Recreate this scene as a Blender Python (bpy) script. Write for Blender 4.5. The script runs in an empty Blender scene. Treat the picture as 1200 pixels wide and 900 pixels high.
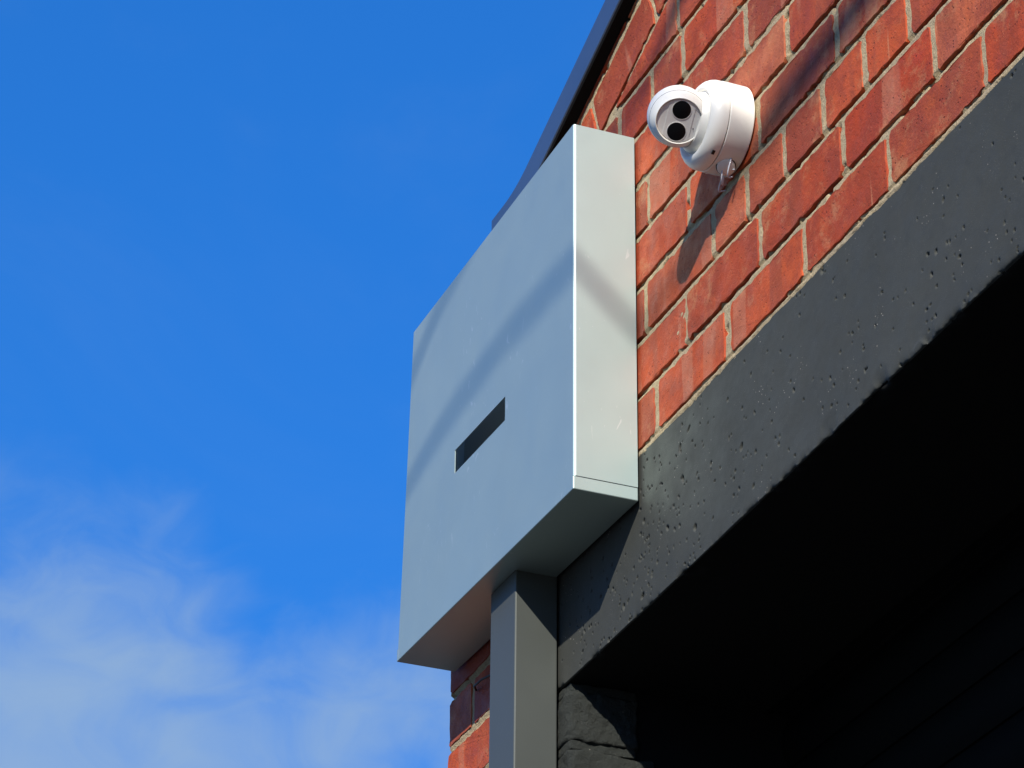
import bpy, bmesh, math, random
import numpy as np
from mathutils import Vector, Matrix, Euler

S = bpy.context.scene
C = S.collection
random.seed(11)
RNG = np.random.RandomState(5)

# ------------------------------------------------------------------ camera
F_PX, YAW, PITCH, ROLL = 3692.75, 1.19039619, 0.50415491, 0.01080344
CAM = Vector((0.0, -1.572, 1.6))
cy, sy, cp, sp = math.cos(YAW), math.sin(YAW), math.cos(PITCH), math.sin(PITCH)
FWD = Vector((-sy*cp, cy*cp, sp))
_r = Vector((cy, sy, 0)); _u = _r.cross(FWD)
c_, s_ = math.cos(ROLL), math.sin(ROLL)
RIGHT = _r*c_ + _u*s_
UP = -_r*s_ + _u*c_
cam_d = bpy.data.cameras.new('camera'); cam = bpy.data.objects.new('camera', cam_d); C.objects.link(cam)
cam.matrix_world = Matrix(((RIGHT.x, UP.x, -FWD.x, CAM.x), (RIGHT.y, UP.y, -FWD.y, CAM.y), (RIGHT.z, UP.z, -FWD.z, CAM.z), (0, 0, 0, 1)))
cam_d.sensor_width = 36; cam_d.lens = 36*F_PX/1200; cam_d.clip_start = .05; cam_d.clip_end = 2000
S.camera = cam

# ------------------------------------------------------------------ light
SUN = Vector((.143, -.100, .100)).normalized()           # towards the sun
sun_d = bpy.data.lights.new('sun', 'SUN'); sun = bpy.data.objects.new('sun', sun_d); C.objects.link(sun)
sun_d.energy = 5.0; sun_d.angle = math.radians(.53); sun_d.color = (1.0, .945, .85)
sun.rotation_euler = SUN.to_track_quat('Z', 'Y').to_euler()
S.view_settings.view_transform = 'Standard'; S.view_settings.look = 'None'
S.view_settings.exposure = .40; S.view_settings.gamma = 1; S.view_settings.use_curve_mapping = False

W = bpy.data.worlds.new('World'); S.world = W; W.use_nodes = True
nt = W.node_tree; nt.nodes.clear()
N = lambda t, **k: nt.nodes.new(t)
out = N('ShaderNodeOutputWorld'); bg = N('ShaderNodeBackground'); bg.inputs['Strength'].default_value = .10
sky = N('ShaderNodeTexSky'); sky.sky_type = 'NISHITA'; sky.sun_disc = False
sky.sun_elevation = math.asin(SUN.z); sky.sun_rotation = math.atan2(SUN.x, SUN.y)
sky.air_density = 1.0; sky.dust_density = .25; sky.ozone_density = 3.0
hs = N('ShaderNodeHueSaturation'); hs.inputs['Saturation'].default_value = 1.32; hs.inputs['Value'].default_value = 1.75
hs.inputs['Hue'].default_value = .5
nt.links.new(sky.outputs[0], hs.inputs['Color'])
gm = N('ShaderNodeGamma'); gm.inputs['Gamma'].default_value = .5; nt.links.new(hs.outputs[0], gm.inputs['Color'])   # clean polarised-looking air: deep blue, weak horizon glow
tn = N('ShaderNodeMix'); tn.data_type = 'RGBA'; tn.blend_type = 'MULTIPLY'; tn.inputs['Factor'].default_value = 1
nt.links.new(gm.outputs[0], tn.inputs['A']); tn.inputs['B'].default_value = (3.16*.085, 3.16*.315, 3.16*.70, 1)
CLOUD_AT = (.35, 4.1, .9)
tc = N('ShaderNodeTexCoord'); sep = N('ShaderNodeSeparateXYZ'); nt.links.new(tc.outputs['Generated'], sep.inputs[0])
mp = N('ShaderNodeMapping'); mp.inputs['Scale'].default_value = (1, 1, 1.5); mp.inputs['Location'].default_value = CLOUD_AT
nt.links.new(tc.outputs['Generated'], mp.inputs[0])
def cloud_noise(scale, detail, rough, dist):
    n = N('ShaderNodeTexNoise'); n.inputs['Scale'].default_value = scale; n.inputs['Detail'].default_value = detail
    n.inputs['Roughness'].default_value = rough; n.inputs['Distortion'].default_value = dist
    nt.links.new(mp.outputs[0], n.inputs['Vector']); return n.outputs[0]
def maprange(v, a, b, c=0., d=1.):
    m = N('ShaderNodeMapRange'); m.interpolation_type = 'SMOOTHSTEP'
    for k, x in (('From Min', a), ('From Max', b), ('To Min', c), ('To Max', d)): m.inputs[k].default_value = x
    nt.links.new(v, m.inputs['Value']); return m.outputs[0]
def wmath(op, a, b):
    m = N('ShaderNodeMath'); m.operation = op
    for i, x in enumerate((a, b)):
        if isinstance(x, float): m.inputs[i].default_value = x
        else: nt.links.new(x, m.inputs[i])
    return m.outputs[0]
big = cloud_noise(8.5, 3, .45, .2); fine = cloud_noise(34, 5, .55, .6)
low = maprange(sep.outputs['Z'], .50, .31)                      # thin cloud, denser towards the horizon
cov = wmath('ADD', wmath('MULTIPLY', low, .34), wmath('ADD', big, wmath('MULTIPLY', wmath('SUBTRACT', fine, .5), .30)))
mu2 = wmath('MULTIPLY', wmath('MULTIPLY', maprange(cov, .54, .98), maprange(low, .0, .35)), .80)
veil = wmath('MULTIPLY', maprange(cloud_noise(5, 6, .6, .8), .45, .8), .07)   # faint high veil
mu2 = wmath('MAXIMUM', mu2, veil)
mx = N('ShaderNodeMix'); mx.data_type = 'RGBA'
nt.links.new(mu2, mx.inputs['Factor']); nt.links.new(tn.outputs['Result'], mx.inputs['A']); mx.inputs['B'].default_value = (2.45, 3.55, 5.0, 1)
nt.links.new(mx.outputs['Result'], bg.inputs['Color']); nt.links.new(bg.outputs[0], out.inputs[0])

# ------------------------------------------------------------------ helpers
def link(o, parent=None):
    C.objects.link(o)
    if parent is not None: o.parent = parent
    return o
def tag(o, label=None, cat=None, group=None, kind=None):
    for k, v in (('label', label), ('category', cat), ('group', group), ('kind', kind)):
        if v: o[k] = v
    return o
def empty(name, loc, label, cat):
    o = bpy.data.objects.new(name, None); o.location = loc; o.empty_display_size = .05
    return tag(link(o), label, cat)
def mesh_obj(name, verts, faces, mat, parent=None, smooth=False):
    me = bpy.data.meshes.new(name); me.from_pydata([tuple(v) for v in verts], [], faces); me.update()
    me.materials.append(mat)
    if smooth: me.polygons.foreach_set('use_smooth', [True]*len(me.polygons))
    o = bpy.data.objects.new(name, me); link(o, parent)
    if parent is not None: o.matrix_parent_inverse = Matrix.Translation(-parent.location)
    return o
def bm_obj(name, bm, mat, parent=None, smooth=False):
    me = bpy.data.meshes.new(name); bm.to_mesh(me); bm.free(); me.materials.append(mat)
    if smooth: me.polygons.foreach_set('use_smooth', [True]*len(me.polygons))
    o = bpy.data.objects.new(name, me); link(o, parent)
    if parent is not None: o.matrix_parent_inverse = Matrix.Translation(-parent.location)
    return o
def grid_obj(name, P, mat, parent=None, keep=None, smooth=True):
    """P: (n,m,3) array of points -> quad sheet; keep: (n-1,m-1) mask"""
    n, m = P.shape[:2]
    idx = np.arange(n*m).reshape(n, m)
    q = np.stack([idx[:-1, :-1], idx[1:, :-1], idx[1:, 1:], idx[:-1, 1:]], -1)
    q = q[keep] if keep is not None else q.reshape(-1, 4)
    me = bpy.data.meshes.new(name)
    me.vertices.add(n*m); me.vertices.foreach_set('co', P.reshape(-1).astype(np.float32))
    k = len(q); me.loops.add(4*k); me.loops.foreach_set('vertex_index', q.reshape(-1).astype(np.int32))
    me.polygons.add(k); me.polygons.foreach_set('loop_start', np.arange(0, 4*k, 4, dtype=np.int32))
    me.polygons.foreach_set('loop_total', np.full(k, 4, dtype=np.int32))
    me.polygons.foreach_set('use_smooth', np.full(k, smooth, dtype=bool))
    me.update(calc_edges=True); me.validate(); me.materials.append(mat)
    o = bpy.data.objects.new(name, me); link(o, parent)
    if parent is not None: o.matrix_parent_inverse = Matrix.Translation(-parent.location)
    return o
def vnoise(x, y, scale, seed=0, octaves=1):
    """value noise in -1..1 on numpy arrays"""
    r = np.random.RandomState(seed); T = r.rand(256, 256)*2-1
    tot = 0; amp = 1; nrm = 0
    for o in range(octaves):
        u = x*scale*2**o + 17.3*o; v = y*scale*2**o + 9.1*o
        i = np.floor(u).astype(int); j = np.floor(v).astype(int); a = u-i; b = v-j
        a = a*a*(3-2*a); b = b*b*(3-2*b)
        g = lambda p, q: T[p % 256, q % 256]
        tot = tot + amp*((g(i, j)*(1-a)+g(i+1, j)*a)*(1-b)+(g(i, j+1)*(1-a)+g(i+1, j+1)*a)*b)
        nrm += amp; amp *= .5
    return tot/nrm
def box_bm(bm, x0, x1, y0, y1, z0, z1):
    v = [bm.verts.new((x, y, z)) for x in (x0, x1) for y in (y0, y1) for z in (z0, z1)]
    for f in ((0, 1, 3, 2), (4, 6, 7, 5), (0, 4, 5, 1), (2, 3, 7, 6), (0, 2, 6, 4), (1, 5, 7, 3)):
        bm.faces.new([v[i] for i in f])
    return v
def bevel(bm, w, seg=2, edges=None):
    bmesh.ops.recalc_face_normals(bm, faces=bm.faces[:])
    bmesh.ops.bevel(bm, geom=edges or bm.edges[:], offset=w, segments=seg, affect='EDGES', profile=.5)
def tube(name, pts, r, mat, parent=None, n=10):
    pts = [Vector(p) for p in pts]; V = []; Fc = []
    up = Vector((.12, .3, .95)).normalized()
    for i, p in enumerate(pts):
        t = (pts[min(i+1, len(pts)-1)]-pts[max(i-1, 0)]).normalized()
        a = t.cross(up).normalized(); b = a.cross(t)
        rr = r[i] if isinstance(r, (list, tuple)) else r
        for k in range(n): V.append(p+(a*math.cos(2*math.pi*k/n)+b*math.sin(2*math.pi*k/n))*rr)
    for i in range(len(pts)-1):
        for k in range(n): Fc.append((i*n+k, i*n+(k+1) % n, (i+1)*n+(k+1) % n, (i+1)*n+k))
    Fc.append(tuple(range(n))[::-1]); Fc.append(tuple((len(pts)-1)*n+k for k in range(n)))
    return mesh_obj(name, V, Fc, mat, parent, smooth=True)

# ------------------------------------------------------------------ materials
class M:
    def __init__(s, name, rough=.6, metal=0., spec=.5, color=(.5, .5, .5)):
        s.m = bpy.data.materials.new(name); s.m.use_nodes = True; s.t = s.m.node_tree
        s.b = s.t.nodes['Principled BSDF']
        s.b.inputs['Roughness'].default_value = rough; s.b.inputs['Metallic'].default_value = metal
        s.b.inputs['Base Color'].default_value = (*color, 1); s.b.inputs['Specular IOR Level'].default_value = spec
        s._c = None
    def n(s, t): return s.t.nodes.new(t)
    def l(s, a, b): s.t.links.new(a, b)
    def coord(s, rnd=0, scale=(1, 1, 1)):
        tc = s.n('ShaderNodeTexCoord'); o = tc.outputs['Object']
        m = s.n('ShaderNodeMapping'); m.inputs['Scale'].default_value = scale; s.l(o, m.inputs[0]); v = m.outputs[0]
        if rnd:
            oi = s.n('ShaderNodeObjectInfo'); k = s.n('ShaderNodeMath'); k.operation = 'MULTIPLY'; k.inputs[1].default_value = rnd
            s.l(oi.outputs['Random'], k.inputs[0]); a = s.n('ShaderNodeVectorMath'); a.operation = 'ADD'
            s.l(v, a.inputs[0]); s.l(k.outputs[0], a.inputs[1]); v = a.outputs[0]
        return v
    def noise(s, v, scale, detail=4, rough=.55, dist=0):
        n = s.n('ShaderNodeTexNoise'); n.inputs['Scale'].default_value = scale; n.inputs['Detail'].default_value = detail
        n.inputs['Roughness'].default_value = rough; n.inputs['Distortion'].default_value = dist; s.l(v, n.inputs['Vector']); return n.outputs[0]
    def voro(s, v, scale, feat='F1', rnd=1):
        n = s.n('ShaderNodeTexVoronoi'); n.feature = feat; n.inputs['Scale'].default_value = scale
        n.inputs['Randomness'].default_value = rnd; s.l(v, n.inputs['Vector']); return n.outputs['Distance']
    def ramp(s, f, lo, hi, a=0., b=1., smooth=False):
        n = s.n('ShaderNodeMapRange'); n.inputs['From Min'].default_value = lo; n.inputs['From Max'].default_value = hi
        n.inputs['To Min'].default_value = a; n.inputs['To Max'].default_value = b
        if smooth: n.interpolation_type = 'SMOOTHSTEP'
        s.l(f, n.inputs['Value']); return n.outputs[0]
    def math(s, op, a, b):
        n = s.n('ShaderNodeMath'); n.operation = op
        for i, x in enumerate((a, b)):
            if isinstance(x, (int, float)): n.inputs[i].default_value = x
            else: s.l(x, n.inputs[i])
        return n.outputs[0]
    def mix(s, f, a, b, mode='MIX'):
        n = s.n('ShaderNodeMix'); n.data_type = 'RGBA'; n.blend_type = mode
        if isinstance(f, (int, float)): n.inputs['Factor'].default_value = f
        else: s.l(f, n.inputs['Factor'])
        for k, x in (('A', a), ('B', b)):
            if isinstance(x, tuple): n.inputs[k].default_value = (*x, 1)
            else: s.l(x, n.inputs[k])
        return n.outputs['Result']
    def bump(s, h, dist, strength=1.):
        n = s.n('ShaderNodeBump'); n.inputs['Distance'].default_value = dist; n.inputs['Strength'].default_value = strength
        s.l(h, n.inputs['Height'])
        prev = s.b.inputs['Normal'].links
        if prev: s.l(prev[0].from_socket, n.inputs['Normal'])
        s.l(n.outputs[0], s.b.inputs['Normal'])
    def col(s, c): s.l(c, s.b.inputs['Base Color'])
    def rgh(s, c): s.l(c, s.b.inputs['Roughness'])

def brick_material():
    m = M('red_brick', rough=.7, spec=.18)
    v = m.coord(rnd=37)
    oi = m.n('ShaderNodeObjectInfo')
    cr = m.n('ShaderNodeValToRGB'); e = cr.color_ramp.elements
    e[0].position = 0; e[0].color = (.36, .070, .034, 1); e[1].position = 1; e[1].color = (.53, .135, .072, 1)
    for p, c in ((.14, (.47, .095, .043)), (.28, (.30, .090, .065)), (.42, (.54, .12, .05)), (.56, (.40, .070, .035)), (.68, (.50, .20, .14)), (.80, (.44, .085, .04)), (.90, (.27, .075, .06))):
        q = e.new(p); q.color = (*c, 1)
    m.l(oi.outputs['Random'], cr.inputs[0]); base = cr.outputs[0]
    # soft clay mottling
    base = m.mix(m.ramp(m.noise(v, 14, 6, .7), .36, .66, 0, .75, True), base, (.25, .060, .045))
    base = m.mix(m.ramp(m.noise(v, 26, 4, .6), .52, .75, 0, .45, True), base, (.58, .16, .07))
    # upright kiln bands, a thing of the clay: constant along z
    vx = m.coord(rnd=91, scale=(1, .02, .06))
    band = m.noise(vx, 17, 1, .4)
    f1 = m.math('MULTIPLY', m.ramp(band, .62, .645), m.ramp(m.noise(v, 40, 4, .7), .25, .75, .25, .75))
    base = m.mix(f1, base, (.46, .235, .205))
    f2 = m.math('MULTIPLY', m.ramp(band, .37, .345), .38)
    base = m.mix(f2, base, (.25, .085, .07))
    # thin pale runs
    thin = m.noise(vx, 95, 0, .2)
    f3 = m.math('MULTIPLY', m.ramp(thin, .80, .84), m.ramp(m.noise(v, 30, 3, .6), .45, .65, 0, .5))
    base = m.mix(f3, base, (.62, .35, .27))
    # lime film smeared near the joints
    f4 = m.math('MULTIPLY', m.ramp(m.noise(v, 9, 7, .8), .52, .68, 0, 1, True), .6)
    base = m.mix(f4, base, (.50, .31, .22))
    # small dark iron spots and pale grit
    sp_ = m.ramp(m.voro(v, 130), .20, .12, 0, 1)
    sp_ = m.math('MULTIPLY', sp_, m.ramp(m.noise(v, 33, 2), .46, .56))
    base = m.mix(m.math('MULTIPLY', sp_, .7), base, (.10, .03, .025))
    gr = m.math('MULTIPLY', m.ramp(m.voro(v, 210), .16, .08), m.ramp(m.noise(v, 48, 2), .50, .56))
    base = m.mix(m.math('MULTIPLY', gr, .6), base, (.66, .38, .26))
    base = m.mix(1., base, (.93, .71, .48), 'MULTIPLY')
    m.col(base)
    m.rgh(m.ramp(m.noise(v, 30, 4), .3, .7, .5, .78))
    m.bump(m.noise(v, 40, 7, .75), .0024, .9)
    m.bump(m.noise(v, 260, 4, .7), .0010, .8)
    m.bump(m.noise(vx, 60, 2, .5), .0006, .5)
    m.bump(m.ramp(sp_, 0, 1, 1, 0), .0012, .9)
    return m.m
def mortar_material():
    m = M('lime_mortar', rough=.95, spec=.15)
    v = m.coord()
    c = m.mix(m.ramp(m.noise(v, 120, 6, .7), .3, .7), (.36, .275, .16), (.60, .485, .30))
    c = m.mix(m.ramp(m.noise(v, 11, 3), .4, .7, 0, .5), c, (.33, .27, .20))
    c = m.mix(m.ramp(m.voro(v, 380), .28, .16, 0, .7), c, (.15, .12, .08))
    m.col(c)
    m.bump(m.noise(v, 300, 5, .75), .0034, 1)
    return m.m
def painted_concrete(name='painted_concrete', col=(.044, .046, .041)):
    m = M(name, rough=.5, spec=.2)
    v = m.coord()
    c = m.mix(m.ramp(m.noise(v, 5, 5, .6), .35, .7), col, tuple(x*1.25 for x in col))
    c = m.mix(m.ramp(m.noise(v, 42, 6, .7), .52, .72, 0, .5), c, tuple(x*.78 for x in col))
    # chips that show pale aggregate
    f = m.math('MULTIPLY', m.ramp(m.voro(v, 150), .13, .07), m.ramp(m.noise(v, 16, 2), .56, .62))
    c = m.mix(f, c, (.42, .38, .33))
    c = m.mix(m.math('MULTIPLY', m.ramp(m.voro(v, 430), .15, .08), m.ramp(m.noise(v, 30, 2), .5, .6, 0, .6)), c, (.30, .29, .27))
    m.col(c)
    m.rgh(m.ramp(m.noise(v, 25, 4), .3, .7, .56, .72))
    m.bump(m.noise(v, 75, 6, .6), .0006, .5)
    m.bump(m.noise(v, 600, 3, .6), .0004, .5)
    if name == 'painted_brick': m.bump(m.noise(v, 150, 6, .8), .0060, 1.)
    return m.m
def satin_metal(name, col, rough, metal, smear=.5, scratch=True):
    m = M(name, rough=rough, metal=metal, color=col)
    v = m.coord()
    c = m.mix(m.ramp(m.noise(v, 6, 5, .6, .5), .35, .7, 0, smear), col, tuple(x*.86 for x in col))
    if scratch:
        vs = m.coord(scale=(1, 1, .35))
        f = m.math('MULTIPLY', m.ramp(m.noise(vs, 55, 2, .5, 2.5), .68, .72), m.ramp(m.noise(v, 7, 1), .50, .58, 0, .35))
        c = m.mix(f, c, (.9, .9, .88))
        c = m.mix(m.math('MULTIPLY', m.ramp(m.voro(v, 90), .05, .03), m.ramp(m.noise(v, 12, 1), .5, .55, 0, .7)), c, (.85, .85, .82))
    m.col(c)
    m.rgh(m.ramp(m.noise(v, 11, 5, .6, .4), .3, .75, rough-.015, rough+.02))
    m.bump(m.noise(v, 3.2, 2, .4), .003, .05)
    m.bump(m.noise(v, 900, 2, .5), .0002, .25)
    return m.m
def plastic(name, col, rough=.35, spec=.5):
    m = M(name, rough=rough, color=col, spec=spec)
    v = m.coord()
    m.col(m.mix(m.ramp(m.noise(v, 60, 4, .6), .45, .75, 0, .35), col, tuple(x*.88 for x in col)))
    m.bump(m.noise(v, 1200, 2), .0001, .3)
    return m.m

MAT = dict(
    brick=brick_material(), mortar=mortar_material(), concrete=painted_concrete(),
    painted_brick=painted_concrete('painted_brick', (.036, .040, .036)),
    zinc=satin_metal('silver_painted_steel', (.52, .627, .592), .58, .94, smear=.22),
    inner=satin_metal('box_inside_steel', (.30, .33, .36), .42, .6, scratch=False),
    pipe=satin_metal('grey_downpipe_paint', (.082, .090, .082), .46, .35, scratch=False),
    coping=satin_metal('blue_grey_flashing', (.21, .26, .32), .40, .9, scratch=False),
    white=plastic('white_plastic', (.84, .82, .75), .38),
    face=plastic('pale_grey_face_plastic', (.74, .73, .70), .34),
    black=plastic('black_lens_glass', (.003, .003, .004), .30, .3),
    seam=plastic('dark_seam', (.06, .06, .065), .6),
    sealant=plastic('clear_sealant', (.55, .56, .62), .18),
    dark=plastic('shutter_shade_black', (.005, .005, .0045), .7, .05),  # slats near black: shade inside the opening is put into the colour
    soffit_shade=plastic('soffit_shade_concrete', (.012, .012, .011), .85, .12),  # lintel underside blackened to paint in the shade there
    shade_black=plastic('black_shade_standin', (.008, .008, .008), .9, .1),  # near-black colour standing in for deep shade
    cable=plastic('black_cable_sheath', (.03, .03, .03), .6),
)
def ground_mat():
    m = M('asphalt', rough=.9, color=(.05, .05, .05)); v = m.coord()
    m.col(m.mix(m.ramp(m.noise(v, 90, 4, .7), .3, .7), (.028, .028, .029), (.05, .048, .046)))
    m.bump(m.noise(v, 220, 4), .004); return m.m

# ------------------------------------------------------------------ ground
gv = [(-1500, -1500, 0), (1500, -1500, 0), (1500, 1500, 0), (-1500, 1500, 0)]
tag(mesh_obj('ground', gv, [(0, 1, 2, 3)], ground_mat()), kind='structure')

# ------------------------------------------------------------------ building
XL, XR = -4.175, -1.15            # left corner of the facade, right end of what is built
Z0, PITCHZ = 3.590, .0853         # joint line on top of the lintel, course height
ZLB = 3.353                       # lintel underside
XCE = -4.045                       # left end of the coping; the wall steps down beyond it
XJ = -3.705                       # left jamb of the opening
bld = empty('brick_building', (XL, 0, 0), 'red brick building corner with dark painted concrete lintel over a black opening', 'building')

XF = -3.872                       # where the flat parapet starts to climb
def R(x):                         # top line of the coping fascia
    x = np.asarray(x, float); t = x-XF
    up = .365*t
    s = .05
    return np.where(x < XCE, 4.09, 4.25+np.where(t < -s, 0, np.where(t > s, up, .365*(t+s)**2/(4*s))))
J1, J2 = .079, .172

def clip(poly, a, b, c):          # keep a*x+b*z<=c
    o = []
    for i in range(len(poly)):
        p, q = poly[i], poly[(i+1) % len(poly)]
        dp = a*p[0]+b*p[1]-c; dq = a*q[0]+b*q[1]-c
        if dp <= 0: o.append(p)
        if (dp < 0 < dq) or (dq < 0 < dp):
            t = dp/(dp-dq); o.append((p[0]+t*(q[0]-p[0]), p[1]+t*(q[1]-p[1])))
    return o
def area(p): return abs(sum(p[i][0]*p[(i+1) % len(p)][1]-p[(i+1) % len(p)][0]*p[i][1] for i in range(len(p))))/2

def brick_mesh(poly, seed, depth=.020, step=.010, jit=.0007):
    """brick face outline with worn arrises; local x,z, front at y=0"""
    rr = random.Random(seed)
    cx = sum(p[0] for p in poly)/len(poly); cz = sum(p[1] for p in poly)/len(poly)
    ring = []
    n = len(poly)
    for i in range(n):
        p, q = poly[i], poly[(i+1) % n]; L = math.hypot(q[0]-p[0], q[1]-p[1])
        if L < .004: continue
        k = max(2, int(L/step)); c0 = min(.3*L, rr.uniform(.002, .0055)); c1 = min(.3*L, rr.uniform(.002, .0055))
        nx, nz = (q[1]-p[1])/L, -(q[0]-p[0])/L
        if (p[0]-cx)*nx+(p[1]-cz)*nz < 0: nx, nz = -nx, -nz
        for j in range(k+1):
            d = c0+(L-c0-c1)*j/k
            e = rr.gauss(0, jit)-(rr.uniform(.001, .0032) if rr.random() < .07 else 0)
            ring.append((p[0]+(q[0]-p[0])*d/L+nx*e, p[1]+(q[1]-p[1])*d/L+nz*e))
    m = len(ring); V = []
    for ins, y in ((.0010, 0.), (.0003, .0004), (0., .0013), (0., depth)):
        for (x, z) in ring:
            d = math.hypot(x-cx, z-cz) or 1
            V.append((x-(x-cx)/d*ins*1.2, y+(rr.gauss(0, .00025) if y < .0015 else 0), z-(z-cz)/d*ins*1.2))
    Fc = [tuple(range(m))]
    for a in range(3):
        for j in range(m): Fc.append((a*m+j, (a+1)*m+j, (a+1)*m+(j+1) % m, a*m+(j+1) % m))
    me = bpy.data.meshes.new('brick'); me.from_pydata(V, [], Fc); me.update()
    bm = bmesh.new(); bm.from_mesh(me); bmesh.ops.recalc_face_normals(bm, faces=bm.faces[:])
    # front face must look to -y
    f0 = min(bm.faces, key=lambda f: f.calc_center_median().y)
    if f0.normal.y > 0: bmesh.ops.reverse_faces(bm, faces=bm.faces[:])
    bm.to_mesh(me); bm.free(); me.materials.append(MAT['brick'])
    return me
def rect(w, h): return [(-w/2, -h/2), (w/2, -h/2), (w/2, h/2), (-w/2, h/2)]
BW, BH = .2105, .0722
STRETCH = [brick_mesh(rect(BW, BH), 100+i) for i in range(12)]
HEAD = [brick_mesh(rect(.1, BH), 200+i) for i in range(6)]
SPOTS = []                       # footprints, for the mortar
def put_brick(me, x, y, z, rot=0.):
    o = bpy.data.objects.new('brick', me); C.objects.link(o); o.parent = bld
    o.matrix_parent_inverse = Matrix.Translation(-bld.location)
    o.location = (x, y, z); o.rotation_euler = (random.gauss(0, .006), rot, random.gauss(0, .004))
    return o
def jy(): return random.uniform(-.0014, -.0003)

# perpend joints measured course by course
PERP = {0: [-3.403, -3.180, -2.959, -2.740, -2.513], 1: [-3.303, -3.079, -2.848, -2.622], 2: [-3.434, -3.216, -3.113, -3.003, -2.896, -2.784, -2.674],
        3: [-3.290, -3.073, -2.852], 4: [-3.421, -3.202, -2.984, -2.763], 5: [-3.323, -3.103, -2.880], 6: [-3.517, -3.402, -3.298, -3.076],
        7: [-3.312, -3.095]}
PW = {(0, -3.180): .019, (0, -3.403): .014, (1, -3.303): .009}
for k in range(0, 16):
    base = list(PERP.get(k, [-3.40+.11*(k % 2)]))
    step = .2215
    while base[0]-step > XL+.03: base.insert(0, base[0]-(step if k != 2 else .2215))
    lastw = .2215
    while base[-1]+lastw < XR: base.append(base[-1]+lastw+random.gauss(0, .002))
    xs = [XL]+base+[XR]
    z0 = Z0+k*PITCHZ+.0060; z1 = Z0+(k+1)*PITCHZ-.0072
    for i in range(len(xs)-1):
        a, b = xs[i], xs[i+1]
        ga = 0 if i == 0 else PW.get((k, a), random.uniform(.009, .017))/2
        gb = 0 if i == len(xs)-2 else PW.get((k, b), random.uniform(.009, .017))/2
        a += ga; b -= gb
        if b-a < .012: continue
        xm = (a+b)/2
        if xm < XCE and z1 > 4.09: continue
        if xm >= XCE and z0 > float(R(b))-J2-.01: continue
        poly = [(a, z0), (b, z0), (b, z1), (a, z1)]
        # cut under the raking course
        if xm >= XCE and (z1 > float(R(max(a, XCE+.001)))-J2-.006 or z1 > float(R(b))-J2-.006):
            if b < XF: poly = clip(poly, 0, 1, 4.25-J2-.006)
            else:
                sl = .365; poly = clip(poly, -sl, 1, 4.25-sl*XF-J2-.006)
                if a < XF: poly = clip(poly, 0, 1, 4.25-J2-.006+.4*max(0, b-XF))
            if len(poly) < 3 or area(poly) < .00035: continue
            cx = sum(p[0] for p in poly)/len(poly); cz = sum(p[1] for p in poly)/len(poly)
            me = brick_mesh([(p[0]-cx, p[1]-cz) for p in poly], 1000+k*50+i)
            put_brick(me, cx, jy(), cz)
        else:
            w = b-a
            if abs(w-BW) < .009: me = random.choice(STRETCH); o = put_brick(me, xm, jy(), (z0+z1)/2); o.scale.x = w/BW
            elif abs(w-.1) < .004: me = random.choice(HEAD); o = put_brick(me, xm, jy(), (z0+z1)/2); o.scale.x = w/.1
            else: put_brick(brick_mesh(rect(w, BH), 3000+k*50+i), xm, jy(), (z0+z1)/2)
# raking / parapet courses laid parallel to the coping
for row, (top, h) in enumerate(((J1-.0055-.083, .0780), (J2-.0860, .0800))):
    # centre line of the row below the fascia top
    cen = (J1-.045 if row == 0 else (J1+J2)/2)
    hh = (.060 if row == 0 else .0800)
    s0 = [-3.606+.208*i-(.1 if row == 0 else 0) for i in range(-3, 14)]
    for i in range(len(s0)-1):
        a, b = s0[i]+.005, s0[i+1]-.005
        a = max(a, XCE)
        if b > XR: b = XR
        if b-a < .03: continue
        xm = (a+b)/2
        za, zb = float(R(a))-cen, float(R(b))-cen
        ang = math.atan2(zb-za, b-a)
        if a < XF < b: ang = math.atan2(zb-za, b-a)
        L = math.hypot(b-a, zb-za)
        me = brick_mesh(rect(L, hh), 5000+row*100+i)
        put_brick(me, xm, jy(), (za+zb)/2, -ang)
# left pier under the lintel line: rows down to the ground
for k in range(0, 42):
    z1 = 3.588-k*.0858-.003; z0 = z1-BH
    if z0 < .01: break
    if k % 2 == 0: cuts = [XL, -3.958, -3.79]
    else: cuts = [XL, -4.075, -3.853, -3.79]
    jl = random.uniform(-.004, .006)
    for i in range(len(cuts)-1):
        a = cuts[i]+(.005 if i else jl); b = cuts[i+1]-(.005 if i < len(cuts)-2 else 0)
        w = b-a
        if w < .1: me = brick_mesh(rect(w, BH), 7000+k*5+i) if k < 6 else HEAD[k % 6]
        else: me = brick_mesh(rect(w, BH), 7000+k*5+i) if k < 6 else STRETCH[k % 12]
        o = put_brick(me, (a+b)/2, jy(), (z0+z1)/2)
        if k >= 6: o.scale.x = w/(.1 if me in HEAD else BW)

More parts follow.
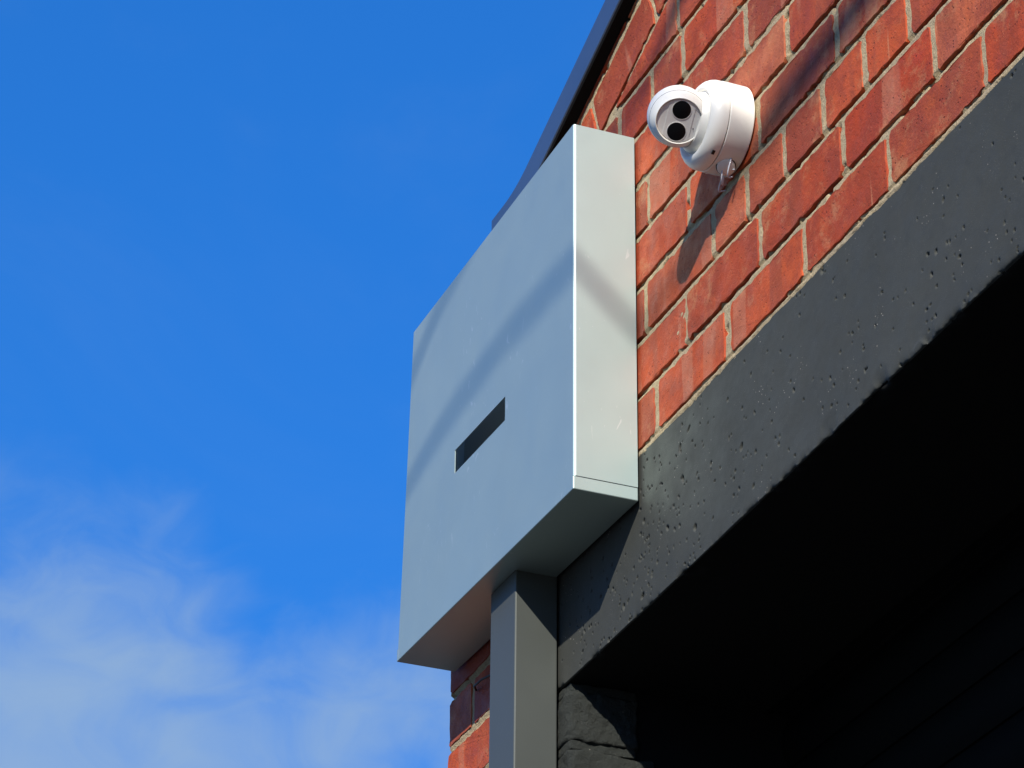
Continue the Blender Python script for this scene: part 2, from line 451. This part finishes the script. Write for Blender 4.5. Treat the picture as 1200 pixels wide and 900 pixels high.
# mortar sheet, tooled joint: deep under each brick, flush below
def mortar_sheet(x0, x1, z0, z1, h, zref, pitch, top=None, name='mortar'):
    nx, nz = int((x1-x0)/h)+1, int((z1-z0)/h)+1
    X, Z = np.meshgrid(np.linspace(x0, x1, nx), np.linspace(z0, z1, nz), indexing='ij')
    ph = (Z-zref)/pitch; ph = (ph-np.floor(ph+.5))*pitch                    # signed height above joint centre
    wob = vnoise(X, Z, 40, 3, 2)*.0012
    dep = .0006+np.clip((ph+wob-.0005)/.004, 0, 1)*.0058
    inj = np.abs(ph) < .0065
    dep = np.where(inj, dep, .0007)                                          # perpends
    if top is not None:
        near = Z > R(X)-.19; dep = np.where(near, .0015, dep)
    dep = dep+vnoise(X, Z, 90, 7, 3)*.0012+vnoise(X, Z, 14, 8, 2)*.0008
    Y = np.maximum(dep, .0002)
    # crumbled holes
    hole = vnoise(X, Z, 55, 12, 2); Y = Y+np.clip((hole-.50)*.05, 0, .007)
    P = np.stack([X, Y, Z], -1)
    keep = None
    if top is not None: keep = (Z < R(X)-.012)[:-1, :-1]
    return grid_obj(name, P, MAT['mortar'], bld, keep)
mortar_sheet(XL, -1.9, Z0-.006, 4.86, .0032, Z0, PITCHZ, True)
mortar_sheet(-1.9, XR, Z0-.006, 5.1, .008, Z0, PITCHZ, True)
mortar_sheet(XL+.004, -3.782, 2.7, Z0-.006, .004, 3.588, .0858)
# solid wall body behind
bm = bmesh.new()
xs = np.concatenate([[XL+.002, XCE-.0005, XCE+.0005], np.linspace(XCE+.05, XR, 40)])
prof = [(x, float(R(x))-.015) for x in xs]
a = [bm.verts.new((x, .0135, z)) for x, z in prof]; b = [bm.verts.new((x, .228, z)) for x, z in prof]
a2 = [bm.verts.new((x, .0135, Z0-.004)) for x, z in prof]; b2 = [bm.verts.new((x, .228, Z0-.004)) for x, z in prof]
for i in range(len(xs)-1):
    bm.faces.new((a[i], a[i+1], b[i+1], b[i])); bm.faces.new((a2[i], b2[i], b2[i+1], a2[i+1]))
    bm.faces.new((a[i], a2[i], a2[i+1], a[i+1])); bm.faces.new((b[i], b[i+1], b2[i+1], b2[i]))
bm.faces.new((a[0], b[0], b2[0], a2[0])); bm.faces.new((a[-1], a2[-1], b2[-1], b[-1]))
bmesh.ops.recalc_face_normals(bm, faces=bm.faces[:])
bm_obj('wall', bm, MAT['mortar'], bld)
bm = bmesh.new(); box_bm(bm, XL+.006, -3.86, .0145, .229, 0, Z0-.004); bm_obj('pier_core', bm, MAT['mortar'], bld)
bm = bmesh.new(); box_bm(bm, -1.35, XR, .001, .229, 0, ZLB-.001); bm_obj('pier', bm, MAT['painted_brick'], bld)

# ---- concrete lintel with air holes and a broken lower arris
def lintel():
    h = .0016; x0, x1 = -3.792, XR
    D = .30
    tz = Z0-.004
    n1_ = int((tz-ZLB)/h); n2_ = 40
    s = np.concatenate([np.linspace(0, tz-ZLB, n1_), (tz-ZLB)+np.linspace(.003, D, n2_)])
    xa = np.concatenate([np.arange(x0, -2.1, h), np.arange(-2.1, x1, .008)])
    X, T = np.meshgrid(xa, s, indexing='ij'); H = tz-ZLB
    Yb = np.where(T <= H, 0, T-H); Zb = np.where(T <= H, tz-T, ZLB)
    nrm = np.where(T <= H, 1., 0.)                       # 1: displaced along +y (in), 0: up
    # general unevenness
    d = .0009*vnoise(X, T, 7, 21, 2)+.00012*vnoise(X, T, 90, 22, 2)
    r = np.random.RandomState(77)
    pits = []
    for i in range(2200):
        px = r.uniform(x0, -2.1); pt = r.uniform(.004, H-.002)
        dens = .07+.36*math.exp(-((px+3.43)/.22)**2)*(1 if pt > .02 else .4)+.14*(pt > .12)
        if r.rand() > dens: continue
        rad = .0008+.0010*r.rand()**2+(r.rand() < .04)*r.uniform(.0006, .0018)
        pits.append((px, pt, rad, r.uniform(.6, 1.5), r.uniform(0, 3.14)))
    nx = X.shape[0]
    for px, pt, rad, el, an in pits:
        i0, i1 = np.searchsorted(xa, (px-.02, px+.02)); j0, j1 = np.searchsorted(s, (pt-.014, pt+.014))
        xx = X[i0:i1, j0:j1]-px; tt = T[i0:i1, j0:j1]-pt
        ca, sa = math.cos(an), math.sin(an)
        q = np.sqrt(((xx*ca+tt*sa)/el)**2+((-xx*sa+tt*ca)*el)**2)/(rad*1.35)
        d[i0:i1, j0:j1] += np.clip(1.4-q**2, 0, 1)*(.0032+rad*1.6)
    # broken lower arris
    edge = np.exp(-np.abs(T-H)/.0045)*np.clip(vnoise(X, T*.6, 42, 31, 3)*1.2+.15, 0, 1)*.006
    edge += np.exp(-np.abs(T-H)/.010)*np.clip(vnoise(X, T, 16, 33, 3)-.42, 0, 1)*.030
    Y = Yb+np.where(T <= H+.03, d*nrm+edge, 0); Z = Zb+np.where(T <= H, edge*.7*np.exp(-(H-T)/.006), edge+d*.5)
    # ragged upper arris against the mortar
    Z = Z-np.exp(-T/.003)*(.0012+.0020*np.clip(vnoise(X, T, 30, 35, 3), -1, 1))
    P = np.stack([X, Y, Z], -1)
    return grid_obj('concrete_lintel', P, MAT['concrete'], bld)
lin = lintel()
lin.data.materials.append(MAT['soffit_shade'])
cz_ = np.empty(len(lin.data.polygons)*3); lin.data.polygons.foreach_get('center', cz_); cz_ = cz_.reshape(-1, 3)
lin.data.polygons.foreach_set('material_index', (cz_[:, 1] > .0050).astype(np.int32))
bm = bmesh.new(); box_bm(bm, -3.791, XR-.002, .014, .299, ZLB+.016, Z0-.0075); bm_obj('lintel_core', bm, MAT['concrete'], bld)
# pale bedding mortar squeezed over the lintel top
xa = np.arange(XL, XR, .003)
s = np.linspace(0, 1, 9)
X, T = np.meshgrid(xa, s, indexing='ij')
hgt = .0045+.0022*vnoise(X, T*0, 35, 51, 3)+.0012*vnoise(X, T*0, 120, 52, 2)
Zz = Z0+.004-T*(.0085+hgt); Yy = .0022-np.sin(T*math.pi)**.7*(.0028+.0012*vnoise(X, T, 60, 53, 2))+vnoise(X, T*.2, 160, 54, 2)*.0009
grid_obj('bedding_mortar', np.stack([X, Yy, Zz], -1), MAT['mortar'], bld)

# ---- painted brick jamb
def rough_block(x0, x1, y0, y1, z0, z1, seed, amp=.0050, rnd=.007, name='painted_brick', mat=None):
    h = .0045
    bm = bmesh.new(); box_bm(bm, x0, x1, y0, y1, z0, z1)
    bmesh.ops.recalc_face_normals(bm, faces=bm.faces[:])
    bmesh.ops.subdivide_edges(bm, edges=bm.edges[:], cuts=26, use_grid_fill=True)
    V = np.array([v.co[:] for v in bm.verts]); c = np.array([(x0+x1)/2, (y0+y1)/2, (z0+z1)/2]); hs_ = np.array([x1-x0, y1-y0, z1-z0])/2
    q = np.clip(V-c, -(hs_-rnd), hs_-rnd); dd = V-c-q; L = np.linalg.norm(dd, axis=1, keepdims=True); L[L == 0] = 1
    V2 = c+q+dd/L*np.minimum(np.linalg.norm(dd, axis=1, keepdims=True), rnd)
    nn = dd/L
    dsp = amp*(vnoise(V[:, 0]*1.1+V[:, 1], V[:, 2]+V[:, 1]*.3, 42, seed, 4))+amp*.40*vnoise(V[:, 0]*.7+V[:, 1], V[:, 2]+V[:, 0]*.5, 150, seed+3, 2)
    V2 = V2+nn*dsp[:, None]
    for v, p in zip(bm.verts, V2): v.co = p
    return bm_obj(name, bm, mat or MAT['painted_brick'], bld, smooth=True)
z = ZLB-.0135
k = 0
while z > .03:
    z0 = max(z-.0745, 0.002)
    if k < 6:
        if k % 2 == 0:
            rough_block(-3.92, XJ, .001, .105, z0, z, 60+k); pass
        else:
            rough_block(-3.90, XJ-.001, .002, .132, z0, z, 60+k)
        m_ = rough_block(-3.90, XJ-.004,   .0035, .104, z-.001, z+.0125, 90+k, .0025, .002, 'painted_joint')
    else:
        bm = bmesh.new(); box_bm(bm, -3.85, XJ, .001, .115, z0, z); bevel(bm, .006); bm_obj('painted_brick', bm, MAT['painted_brick'], bld)
    z -= .0862; k += 1
bm = bmesh.new(); box_bm(bm, -3.83, XJ-.009, .011, .103, 0, ZLB-.002); bm_obj('jamb_core', bm, MAT['painted_brick'], bld)

# ---- coping flashing
def coping():
    xs = np.concatenate([np.linspace(-3.972, XF-.06, 4), np.linspace(XF-.05, XF+.06, 12), np.linspace(XF+.2, XR, 12)])
    sec = [(.002, -.058, 0), (-.020, -.056, 0), (-.0215, -.054, 0), (-.0215, -.002, 0), (-.0195, 0, 0), (.25, .004, 0), (.25, -.05, 0), (.2478, -.05, 0), (.2478, -.0012, 0), (-.018, -.003, 0), (-.0185, -.0535, 0), (.002, -.0555, 0)]
    V = []; Fc = []; n = len(sec)
    for x in xs:
        r = float(R(x))
        for y, dz, _ in sec: V.append((x, y, r+dz))
    for i in range(len(xs)-1):
        for j in range(n): Fc.append((i*n+j, i*n+(j+1) % n, (i+1)*n+(j+1) % n, (i+1)*n+j))
    Fc.append(tuple(range(n))); Fc.append(tuple((len(xs)-1)*n+j for j in range(n))[::-1])
    o = mesh_obj('coping', V, Fc, MAT['coping'], bld)
    bm = bmesh.new(); bm.from_mesh(o.data); bmesh.ops.recalc_face_normals(bm, faces=bm.faces[:]); bm.to_mesh(o.data); bm.free()
    return o
coping()
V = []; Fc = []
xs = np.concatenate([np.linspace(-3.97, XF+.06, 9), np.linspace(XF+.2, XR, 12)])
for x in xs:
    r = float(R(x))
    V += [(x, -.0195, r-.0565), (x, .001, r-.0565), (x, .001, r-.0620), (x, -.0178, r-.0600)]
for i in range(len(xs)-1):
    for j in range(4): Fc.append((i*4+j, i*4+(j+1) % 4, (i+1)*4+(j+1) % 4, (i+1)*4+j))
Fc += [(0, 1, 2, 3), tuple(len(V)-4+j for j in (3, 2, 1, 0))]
mesh_obj('underside_shade_strip', V, Fc, MAT['shade_black'], bld)  # added black strip imitating the shade under the coping

# ---- roller shutter and reveal inside the opening, its shade put into the dark colours
sh = tag(empty('roller_shutter', (-3.7, .34, 0), None, None)); sh.parent = bld; sh.matrix_parent_inverse = Matrix.Translation(-bld.location)
for k_ in ('label', 'category'):
    if k_ in sh.keys(): del sh[k_]
bm = bmesh.new()
n = 7
V = []; Fc = []
for i in range(n+1):
    t = i/n; V += [(-3.95, -.010*math.sin(math.pi*t)**.8, t*.072), (XR, -.010*math.sin(math.pi*t)**.8, t*.072)]
for i in range(n): Fc.append((2*i, 2*i+1, 2*i+3, 2*i+2))
sm = bpy.data.meshes.new('slat'); sm.from_pydata(V, [], Fc); sm.update(); sm.materials.append(MAT['dark'])
for f in sm.polygons: f.use_smooth = True
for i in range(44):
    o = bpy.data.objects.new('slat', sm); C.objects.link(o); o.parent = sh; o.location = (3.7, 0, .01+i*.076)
bm = bmesh.new(); box_bm(bm, -3.96, XR, .345, .36, 0, 3.6); bm_obj('shutter_backing', bm, MAT['shade_black'], bld)
bm = bmesh.new(); box_bm(bm, -3.96, XR, .301, .344, ZLB+.01, ZLB+.16); bm_obj('shutter_head', bm, MAT['shade_black'], bld)
bm = bmesh.new(); box_bm(bm, -3.96, -3.713, .104, .343, 0, ZLB+.008); bm_obj('inner_jamb', bm, MAT['shade_black'], bld)

# ------------------------------------------------------------------ rainwater head
hd = empty('rainwater_head', (-3.79, 0, 3.515), 'silver sheet metal rainwater box with a narrow slot, fixed high on the brick corner', 'rainwater head')
BX0, BX1, BYF, BYB, BZ0, BZ1 = -4.136, -3.4555, -.100, -.0055, 3.516, 4.0965
BX0T = -4.105
TH = .0014
def BZ(x): return 3.5125+(BX1-x)/(BX1-BX0)*.0245
# front sheet with the slot cut out
SX0, SX1, SZ0L, SZ1L = -3.908, -3.707, 3.750, 3.789
def front_sheet():
    xa = [BX0+.004, SX0, SX1, BX1-.0042]; za = [BZ0+.020, SZ0L, SZ1L, BZ1]
    bm = bmesh.new(); g = {}
    for y in (BYF, BYF+TH):
        for i, x in enumerate(xa):
            for j, z in enumerate(za):
                xx = x
                if i == 0: xx = BX0+(BX0T-BX0)*(z-BZ0)/(BZ1-BZ0)
                zz = z
                if j == 0: zz = BZ(x)+.020
                if i in (1, 2) and j in (1, 2): zz = z-(.009 if i == 2 else 0)
                g[y, i, j] = bm.verts.new((xx, y, zz))
    Y0, Y1 = BYF, BYF+TH
    for i in range(3):
        for j in range(3):
            if i == 1 and j == 1: continue
            for y in (Y0, Y1): bm.faces.new((g[y, i, j], g[y, i+1, j], g[y, i+1, j+1], g[y, i, j+1]))
    def w(p, q): bm.faces.new((g[(Y0,)+p], g[(Y0,)+q], g[(Y1,)+q], g[(Y1,)+p]))
    for i in range(3): w((i, 0), (i+1, 0)); w((i, 3), (i+1, 3)); w((0, i), (0, i+1)); w((3, i), (3, i+1))
    w((1, 1), (2, 1)); w((1, 2), (2, 2)); w((1, 1), (1, 2)); w((2, 1), (2, 2))
    bmesh.ops.recalc_face_normals(bm, faces=bm.faces[:])
    return bm_obj('front_panel', bm, MAT['zinc'], hd)
front_sheet()
# right side sheet with rounded folded arris on the front edge
def fold_side():
    r = .0042; pts = []
    for k in range(9):
        a = math.pi/2*k/8; pts.append((BX1-r+r*math.sin(a), BYF+r-r*math.cos(a)))
    pts.append((BX1, BYB)); pts.append((BX1-TH, BYB))
    for k in range(8, -1, -1):
        a = math.pi/2*k/8; pts.append((BX1-r+(r-TH)*math.sin(a), BYF+r-(r-TH)*math.cos(a)))
    n = len(pts); V = [(x, y, BZ(BX1)+.0212) for x, y in pts]+[(x, y, BZ1) for x, y in pts]
    Fc = [(i, (i+1) % n, n+(i+1) % n, n+i) for i in range(n)]+[tuple(range(n))[::-1], tuple(range(n, 2*n))]
    o = mesh_obj('side_panel', V, Fc, MAT['zinc'], hd)
    bm = bmesh.new(); bm.from_mesh(o.data); bmesh.ops.recalc_face_normals(bm, faces=bm.faces[:]); bm.to_mesh(o.data); bm.free()
fold_side()
mesh_obj('side_panel', [(BX0, BYF+TH, BZ0+.03), (BX0, BYB, BZ0+.03), (BX0T, BYB, BZ1), (BX0T, BYF+TH, BZ1), (BX0+TH, BYF+TH, BZ0+.03), (BX0+TH, BYB, BZ0+.03), (BX0T+TH, BYB, BZ1), (BX0T+TH, BYF+TH, BZ1)],
         [(0, 3, 2, 1), (4, 5, 6, 7), (0, 1, 5, 4), (3, 7, 6, 2), (0, 4, 7, 3), (1, 2, 6, 5)], MAT['zinc'], hd)
# bottom tray with turned-up lip
def tray():
    bm = bmesh.new(); v = box_bm(bm, BX0-.0012, BX1+.0012, BYF-.0012, BYB, BZ0, BZ0+.0192)
    for q_ in v: q_.co.z += BZ(q_.co.x)-BZ0
    bmesh.ops.recalc_face_normals(bm, faces=bm.faces[:])
    top = [f for f in bm.faces if f.normal.z > .9]; bmesh.ops.delete(bm, geom=top, context='FACES_ONLY')
    ed = [e for e in bm.edges if not e.is_boundary]
    bmesh.ops.bevel(bm, geom=ed, offset=.0016, segments=3, affect='EDGES', profile=.5)
    o = bm_obj('bottom_tray', bm, MAT['zinc'], hd)
    return o
tray()
bm = bmesh.new(); box_bm(bm, BX0+.003, BX1-.002, BYB-.0012, BYB+.0008, BZ0+.025, BZ1-.003); bm_obj('back_panel', bm, MAT['inner'], hd)
# the box is open on top but has folded rim
for (x0, x1, y0, y1) in ((BX0T+.002, BX1-.002, BYF+TH+.0005, BYF+.014),):
    bm = bmesh.new(); box_bm(bm, x0, x1, y0, y1, BZ1-.0025, BZ1-.001); bm_obj('rim', bm, MAT['zinc'], hd)
# outlet sleeve / inner duct seen through the slot
bm = bmesh.new(); box_bm(bm, -3.835, -3.732, -.075, BYB-.002, BZ0+.014, BZ0+.034); bm_obj('outlet_collar', bm, MAT['inner'], hd)

# ------------------------------------------------------------------ downpipe
dp = empty('downpipe', (-3.783, 0, 0), 'dark grey rectangular metal downpipe running down from under the silver box', 'downpipe')
bm = bmesh.new(); box_bm(bm, -3.832, -3.7375, -.069, -.0045, .02, BZ0+.0075)
bmesh.ops.recalc_face_normals(bm, faces=bm.faces[:])
ed = [e for e in bm.edges if abs(e.verts[0].co.z-e.verts[1].co.z) > 1]
bmesh.ops.bevel(bm, geom=ed, offset=.0022, segments=3, affect='EDGES', profile=.5)
bm_obj('pipe', bm, MAT['pipe'], dp)
for zz in (2.2, .7):
    bm = bmesh.new(); box_bm(bm, -3.86, -3.71, -.0715, -.003, zz, zz+.03); bevel(bm, .001, 1); bm_obj('bracket', bm, MAT['pipe'], dp)

# ------------------------------------------------------------------ security camera
AX, AZ = -3.139, 3.915
cc = empty('security_camera', (AX, 0, AZ), 'white turret security camera with two black lenses mounted on the red brick wall', 'security camera')
def lathe(name, prof, origin, axis, mat, parent, n=72, smooth=True, sharp=None):
    a = axis.normalized(); u = a.cross(Vector((0, 0, 1))).normalized(); v = a.cross(u)
    V = []; Fc = []
    for r, h in prof:
        for k in range(n):
            t = 2*math.pi*k/n; V.append(origin+a*h+(u*math.cos(t)+v*math.sin(t))*max(r, 1e-5))
    for i in range(len(prof)-1):
        for k in range(n): Fc.append((i*n+k, i*n+(k+1) % n, (i+1)*n+(k+1) % n, (i+1)*n+k))
    o = mesh_obj(name, V, Fc, mat, parent, smooth=smooth)
    bm = bmesh.new(); bm.from_mesh(o.data); bmesh.ops.remove_doubles(bm, verts=bm.verts[:], dist=5e-6); bmesh.ops.recalc_face_normals(bm, faces=bm.faces[:])
    for e in bm.edges:
        if len(e.link_faces) == 2 and e.calc_face_angle(0) > .7: e.smooth = False
    bm.to_mesh(o.data); bm.free()
    return o
O0 = Vector((AX, 0, AZ)); OUT = Vector((0, -1, 0))
lathe('junction_box', [(.0, .001), (.0585, .001), (.0615, .003), (.0618, .030), (.0615, .0362), (.0605, .0372), (.0, .0372)], O0, OUT, MAT['white'], cc)
lathe('base_ring', [(.0, .0380), (.0601, .0380), (.0613, .0388), (.0611, .0450), (.0598, .0500), (.0572, .0548), (.0535, .0584), (.0500, .0603), (.0474, .0606), (.0455, .0597), (.0436, .0565), (.0, .053)], O0, OUT, MAT['white'], cc)
# ball
lathe('neck', [(.0, .050), (.0425, .050), (.0415, .0580), (.0395, .0625), (.0362, .067), (.0, .067)], O0, OUT, MAT['white'], cc)
BC = Vector((AX, -.0850, AZ+.0035))
view = (CAM-BC).normalized()
fn = (view+RIGHT*.05-UP*.23).normalized()
Rb = .0412
prof = []
for k in range(0, 25):
    a = math.pi-math.pi*k/24*.716
    prof.append((Rb*math.sin(a), Rb*math.cos(a)))
a_end = math.pi*.284
seam = []
for r, h in prof: seam.append((r, h))
ze = Rb*math.cos(a_end); re_ = Rb*math.sin(a_end)
seam += [(re_-.0002, ze+.0012), (re_-.0012, ze+.0022), (.0303, ze+.0022), (.0298, ze+.0014), (.0295, ze-.0005), (.0, ze-.0005)]
lathe('eyeball', seam, BC, fn, MAT['white'], cc)
# hood ring: thin seam where the front shell meets the ball
a = math.pi*.385
lathe('shell_seam', [(Rb*math.sin(a)-.001, Rb*math.cos(a)-.0004), (Rb*math.sin(a)+.00012, Rb*math.cos(a)-.0003), (Rb*math.sin(a)+.00012, Rb*math.cos(a)+.0003), (Rb*math.sin(a)-.001, Rb*math.cos(a)+.0004)], BC, fn, MAT['seam'], cc)
FC = BC+fn*(ze+.0000)
lathe('face_plate', [(.0, .0001), (.0288, .0001), (.0292, -.0003), (.0293, -.002)], FC, fn, MAT['face'], cc, smooth=False)
fu = (UP-fn*UP.dot(fn)).normalized(); fr = fu.cross(fn).normalized()
if fr.dot(RIGHT) < 0: fr = -fr
# centre strip tilted like the lens line
tl = math.radians(13); su = fu*math.cos(tl)+fr*math.sin(tl); sr = fr*math.cos(tl)-fu*math.sin(tl)
pts = []; r_ = .0278; hw = .0172
a0 = math.asin(hw/r_)
for k in range(13): t = math.pi/2-a0+2*a0*k/12; pts.append((math.cos(t)*r_, math.sin(t)*r_))
for k in range(13): t = -math.pi/2-a0+2*a0*k/12; pts.append((math.cos(t)*r_, math.sin(t)*r_))
V = [FC+sr*x+su*y+fn*.0008 for x, y in pts]+[FC+sr*(x*1.008)+su*y-fn*.0004 for x, y in pts]; n = len(pts)
o = mesh_obj('centre_strip', V, [tuple(range(n))]+[(i, (i+1) % n, n+(i+1) % n, n+i) for i in range(n)], MAT['face'], cc)
bm = bmesh.new(); bm.from_mesh(o.data); bmesh.ops.recalc_face_normals(bm, faces=bm.faces[:]); bm.to_mesh(o.data); bm.free()
for d in (.0149, -.0149):
    LC = FC+su*d+fn*.0008
    lathe('lens', [(.0, .0012), (.0106, .0008), (.0121, .0004), (.0123, -.0006)], LC, fn, MAT['black'], cc, n=48)
    lathe('lens_ring', [(.0123, -.0006), (.0124, .0006), (.0129, .0006), (.0131, -.0006)], LC, fn, MAT['face'], cc, n=48)
lathe('sensor_hole', [(.0, .0010), (.0008, .0010), (.0008, 0)], FC+sr*.0205-su*.0065, fn, MAT['black'], cc, n=16)
# conduit plug low on the junction box, and the tab slot
th = math.radians(-84)
nr = Vector((math.cos(th), 0, math.sin(th)))
PC = O0+OUT*.0200+nr*.0628
lathe('conduit_plug', [(.0, .0048), (.0108, .0046), (.0120, .0036), (.0121, -.003)], PC, (nr+OUT*.22+Vector((.38, 0, 0))).normalized(), MAT['white'], cc, n=40)
lathe('plug_seam', [(.0119, .0012), (.0134, .0012), (.0134, -.004), (.0119, -.004)], PC, (nr+OUT*.22+Vector((.38, 0, 0))).normalized(), MAT['seam'], cc, n=40)
th2 = math.radians(-68); n2 = Vector((math.cos(th2), 0, math.sin(th2)))
q = O0+OUT*.0460+n2*.0606
bm = bmesh.new(); box_bm(bm, -.0030, .0030, -.0018, .0018, -.0012, .0015)
bmesh.ops.transform(bm, matrix=Matrix.Translation(q) @ Euler((0, -th2-math.pi/2+math.pi, 0)).to_matrix().to_4x4(), verts=bm.verts[:]); bm_obj('tab_slot', bm, MAT['black'], cc)
# strings of clear sealant hanging out under the box
rr = random.Random(4)
for i, (dx, L) in enumerate(((-.020, .028), (-.006, .020), (.006, .018), (.018, .026), (.000, .024))):
    p0 = O0+Vector((dx, -.004-.002*i, -.056)); pts = []
    ph = rr.uniform(0, 6)
    for k in range(12):
        t = k/11; pts.append(p0+Vector((.012*math.sin(ph+t*4.5)*t, -.010*math.sin(t*3.1)-.002, -L*t+.006*math.sin(t*6+ph))))
    tube('sealant_strand', pts, .0011, MAT['sealant'], cc, n=6)

# ------------------------------------------------------------------ overhead cables (they cast the soft streaks)
def cable(shadow, rad, t, label, k0=.45, k1=.67):
    P = [Vector((x, 0, z))+SUN*t for x, z in shadow]; r0, r1 = rad     # widened along its length to deepen the shadow it casts
    # natural extension on both sides
    d0 = (P[0]-P[1]).normalized(); d1 = (P[-1]-P[-2]).normalized()
    pts = [P[0]+d0*8+Vector((0, 0, 1.2)), P[0]+d0*4+Vector((0, 0, .35)), P[0]+d0*1.2]
    for i in range(len(P)-1):
        for k in range(4): pts.append(P[i].lerp(P[i+1], k/4))
    pts += [P[-1], P[-1]+d1*1.2, P[-1]+d1*4+Vector((0, 0, .3)), P[-1]+d1*8+Vector((0, 0, 1.1))]
    n_ = len(pts); o = tube('overhead_cable', pts, [r0+(r1-r0)*min(1, max(0, (i/n_-k0)/(k1-k0))) for i in range(n_)], MAT['cable'])
    return tag(o, label, 'cable', 'overhead cables crossing in front of the facade')
cable([(-4.35, 3.695), (-4.218, 3.735), (-4.10, 3.760), (-3.863, 3.778), (-3.60, 3.768), (-3.45, 3.775), (-3.2, 3.83), (-3.035, 3.871), (-2.877, 3.885)], (.0095, .026), 5.6, 'lower black overhead cable crossing in front of the facade, shadowing the silver box', .73, .80)
cable([(-4.35, 3.87), (-4.14, 3.98), (-3.38, 4.19), (-3.3, 4.25), (-3.1, 4.42)], (.0095, .026), 5.8, 'upper black overhead cable crossing in front of the facade, shadowing the bricks above the camera')
# loose wire tail beside the downpipe
w = tube('wire', [(-4.055, -.003, 3.475), (-4.04, -.012, 3.474), (-4.00, -.016, 3.468), (-3.95, -.010, 3.462), (-3.90, -.004, 3.458)], .0018, MAT['cable'])
tag(w, 'thin loose grey wire on the shaded bricks left of the downpipe', 'wire')
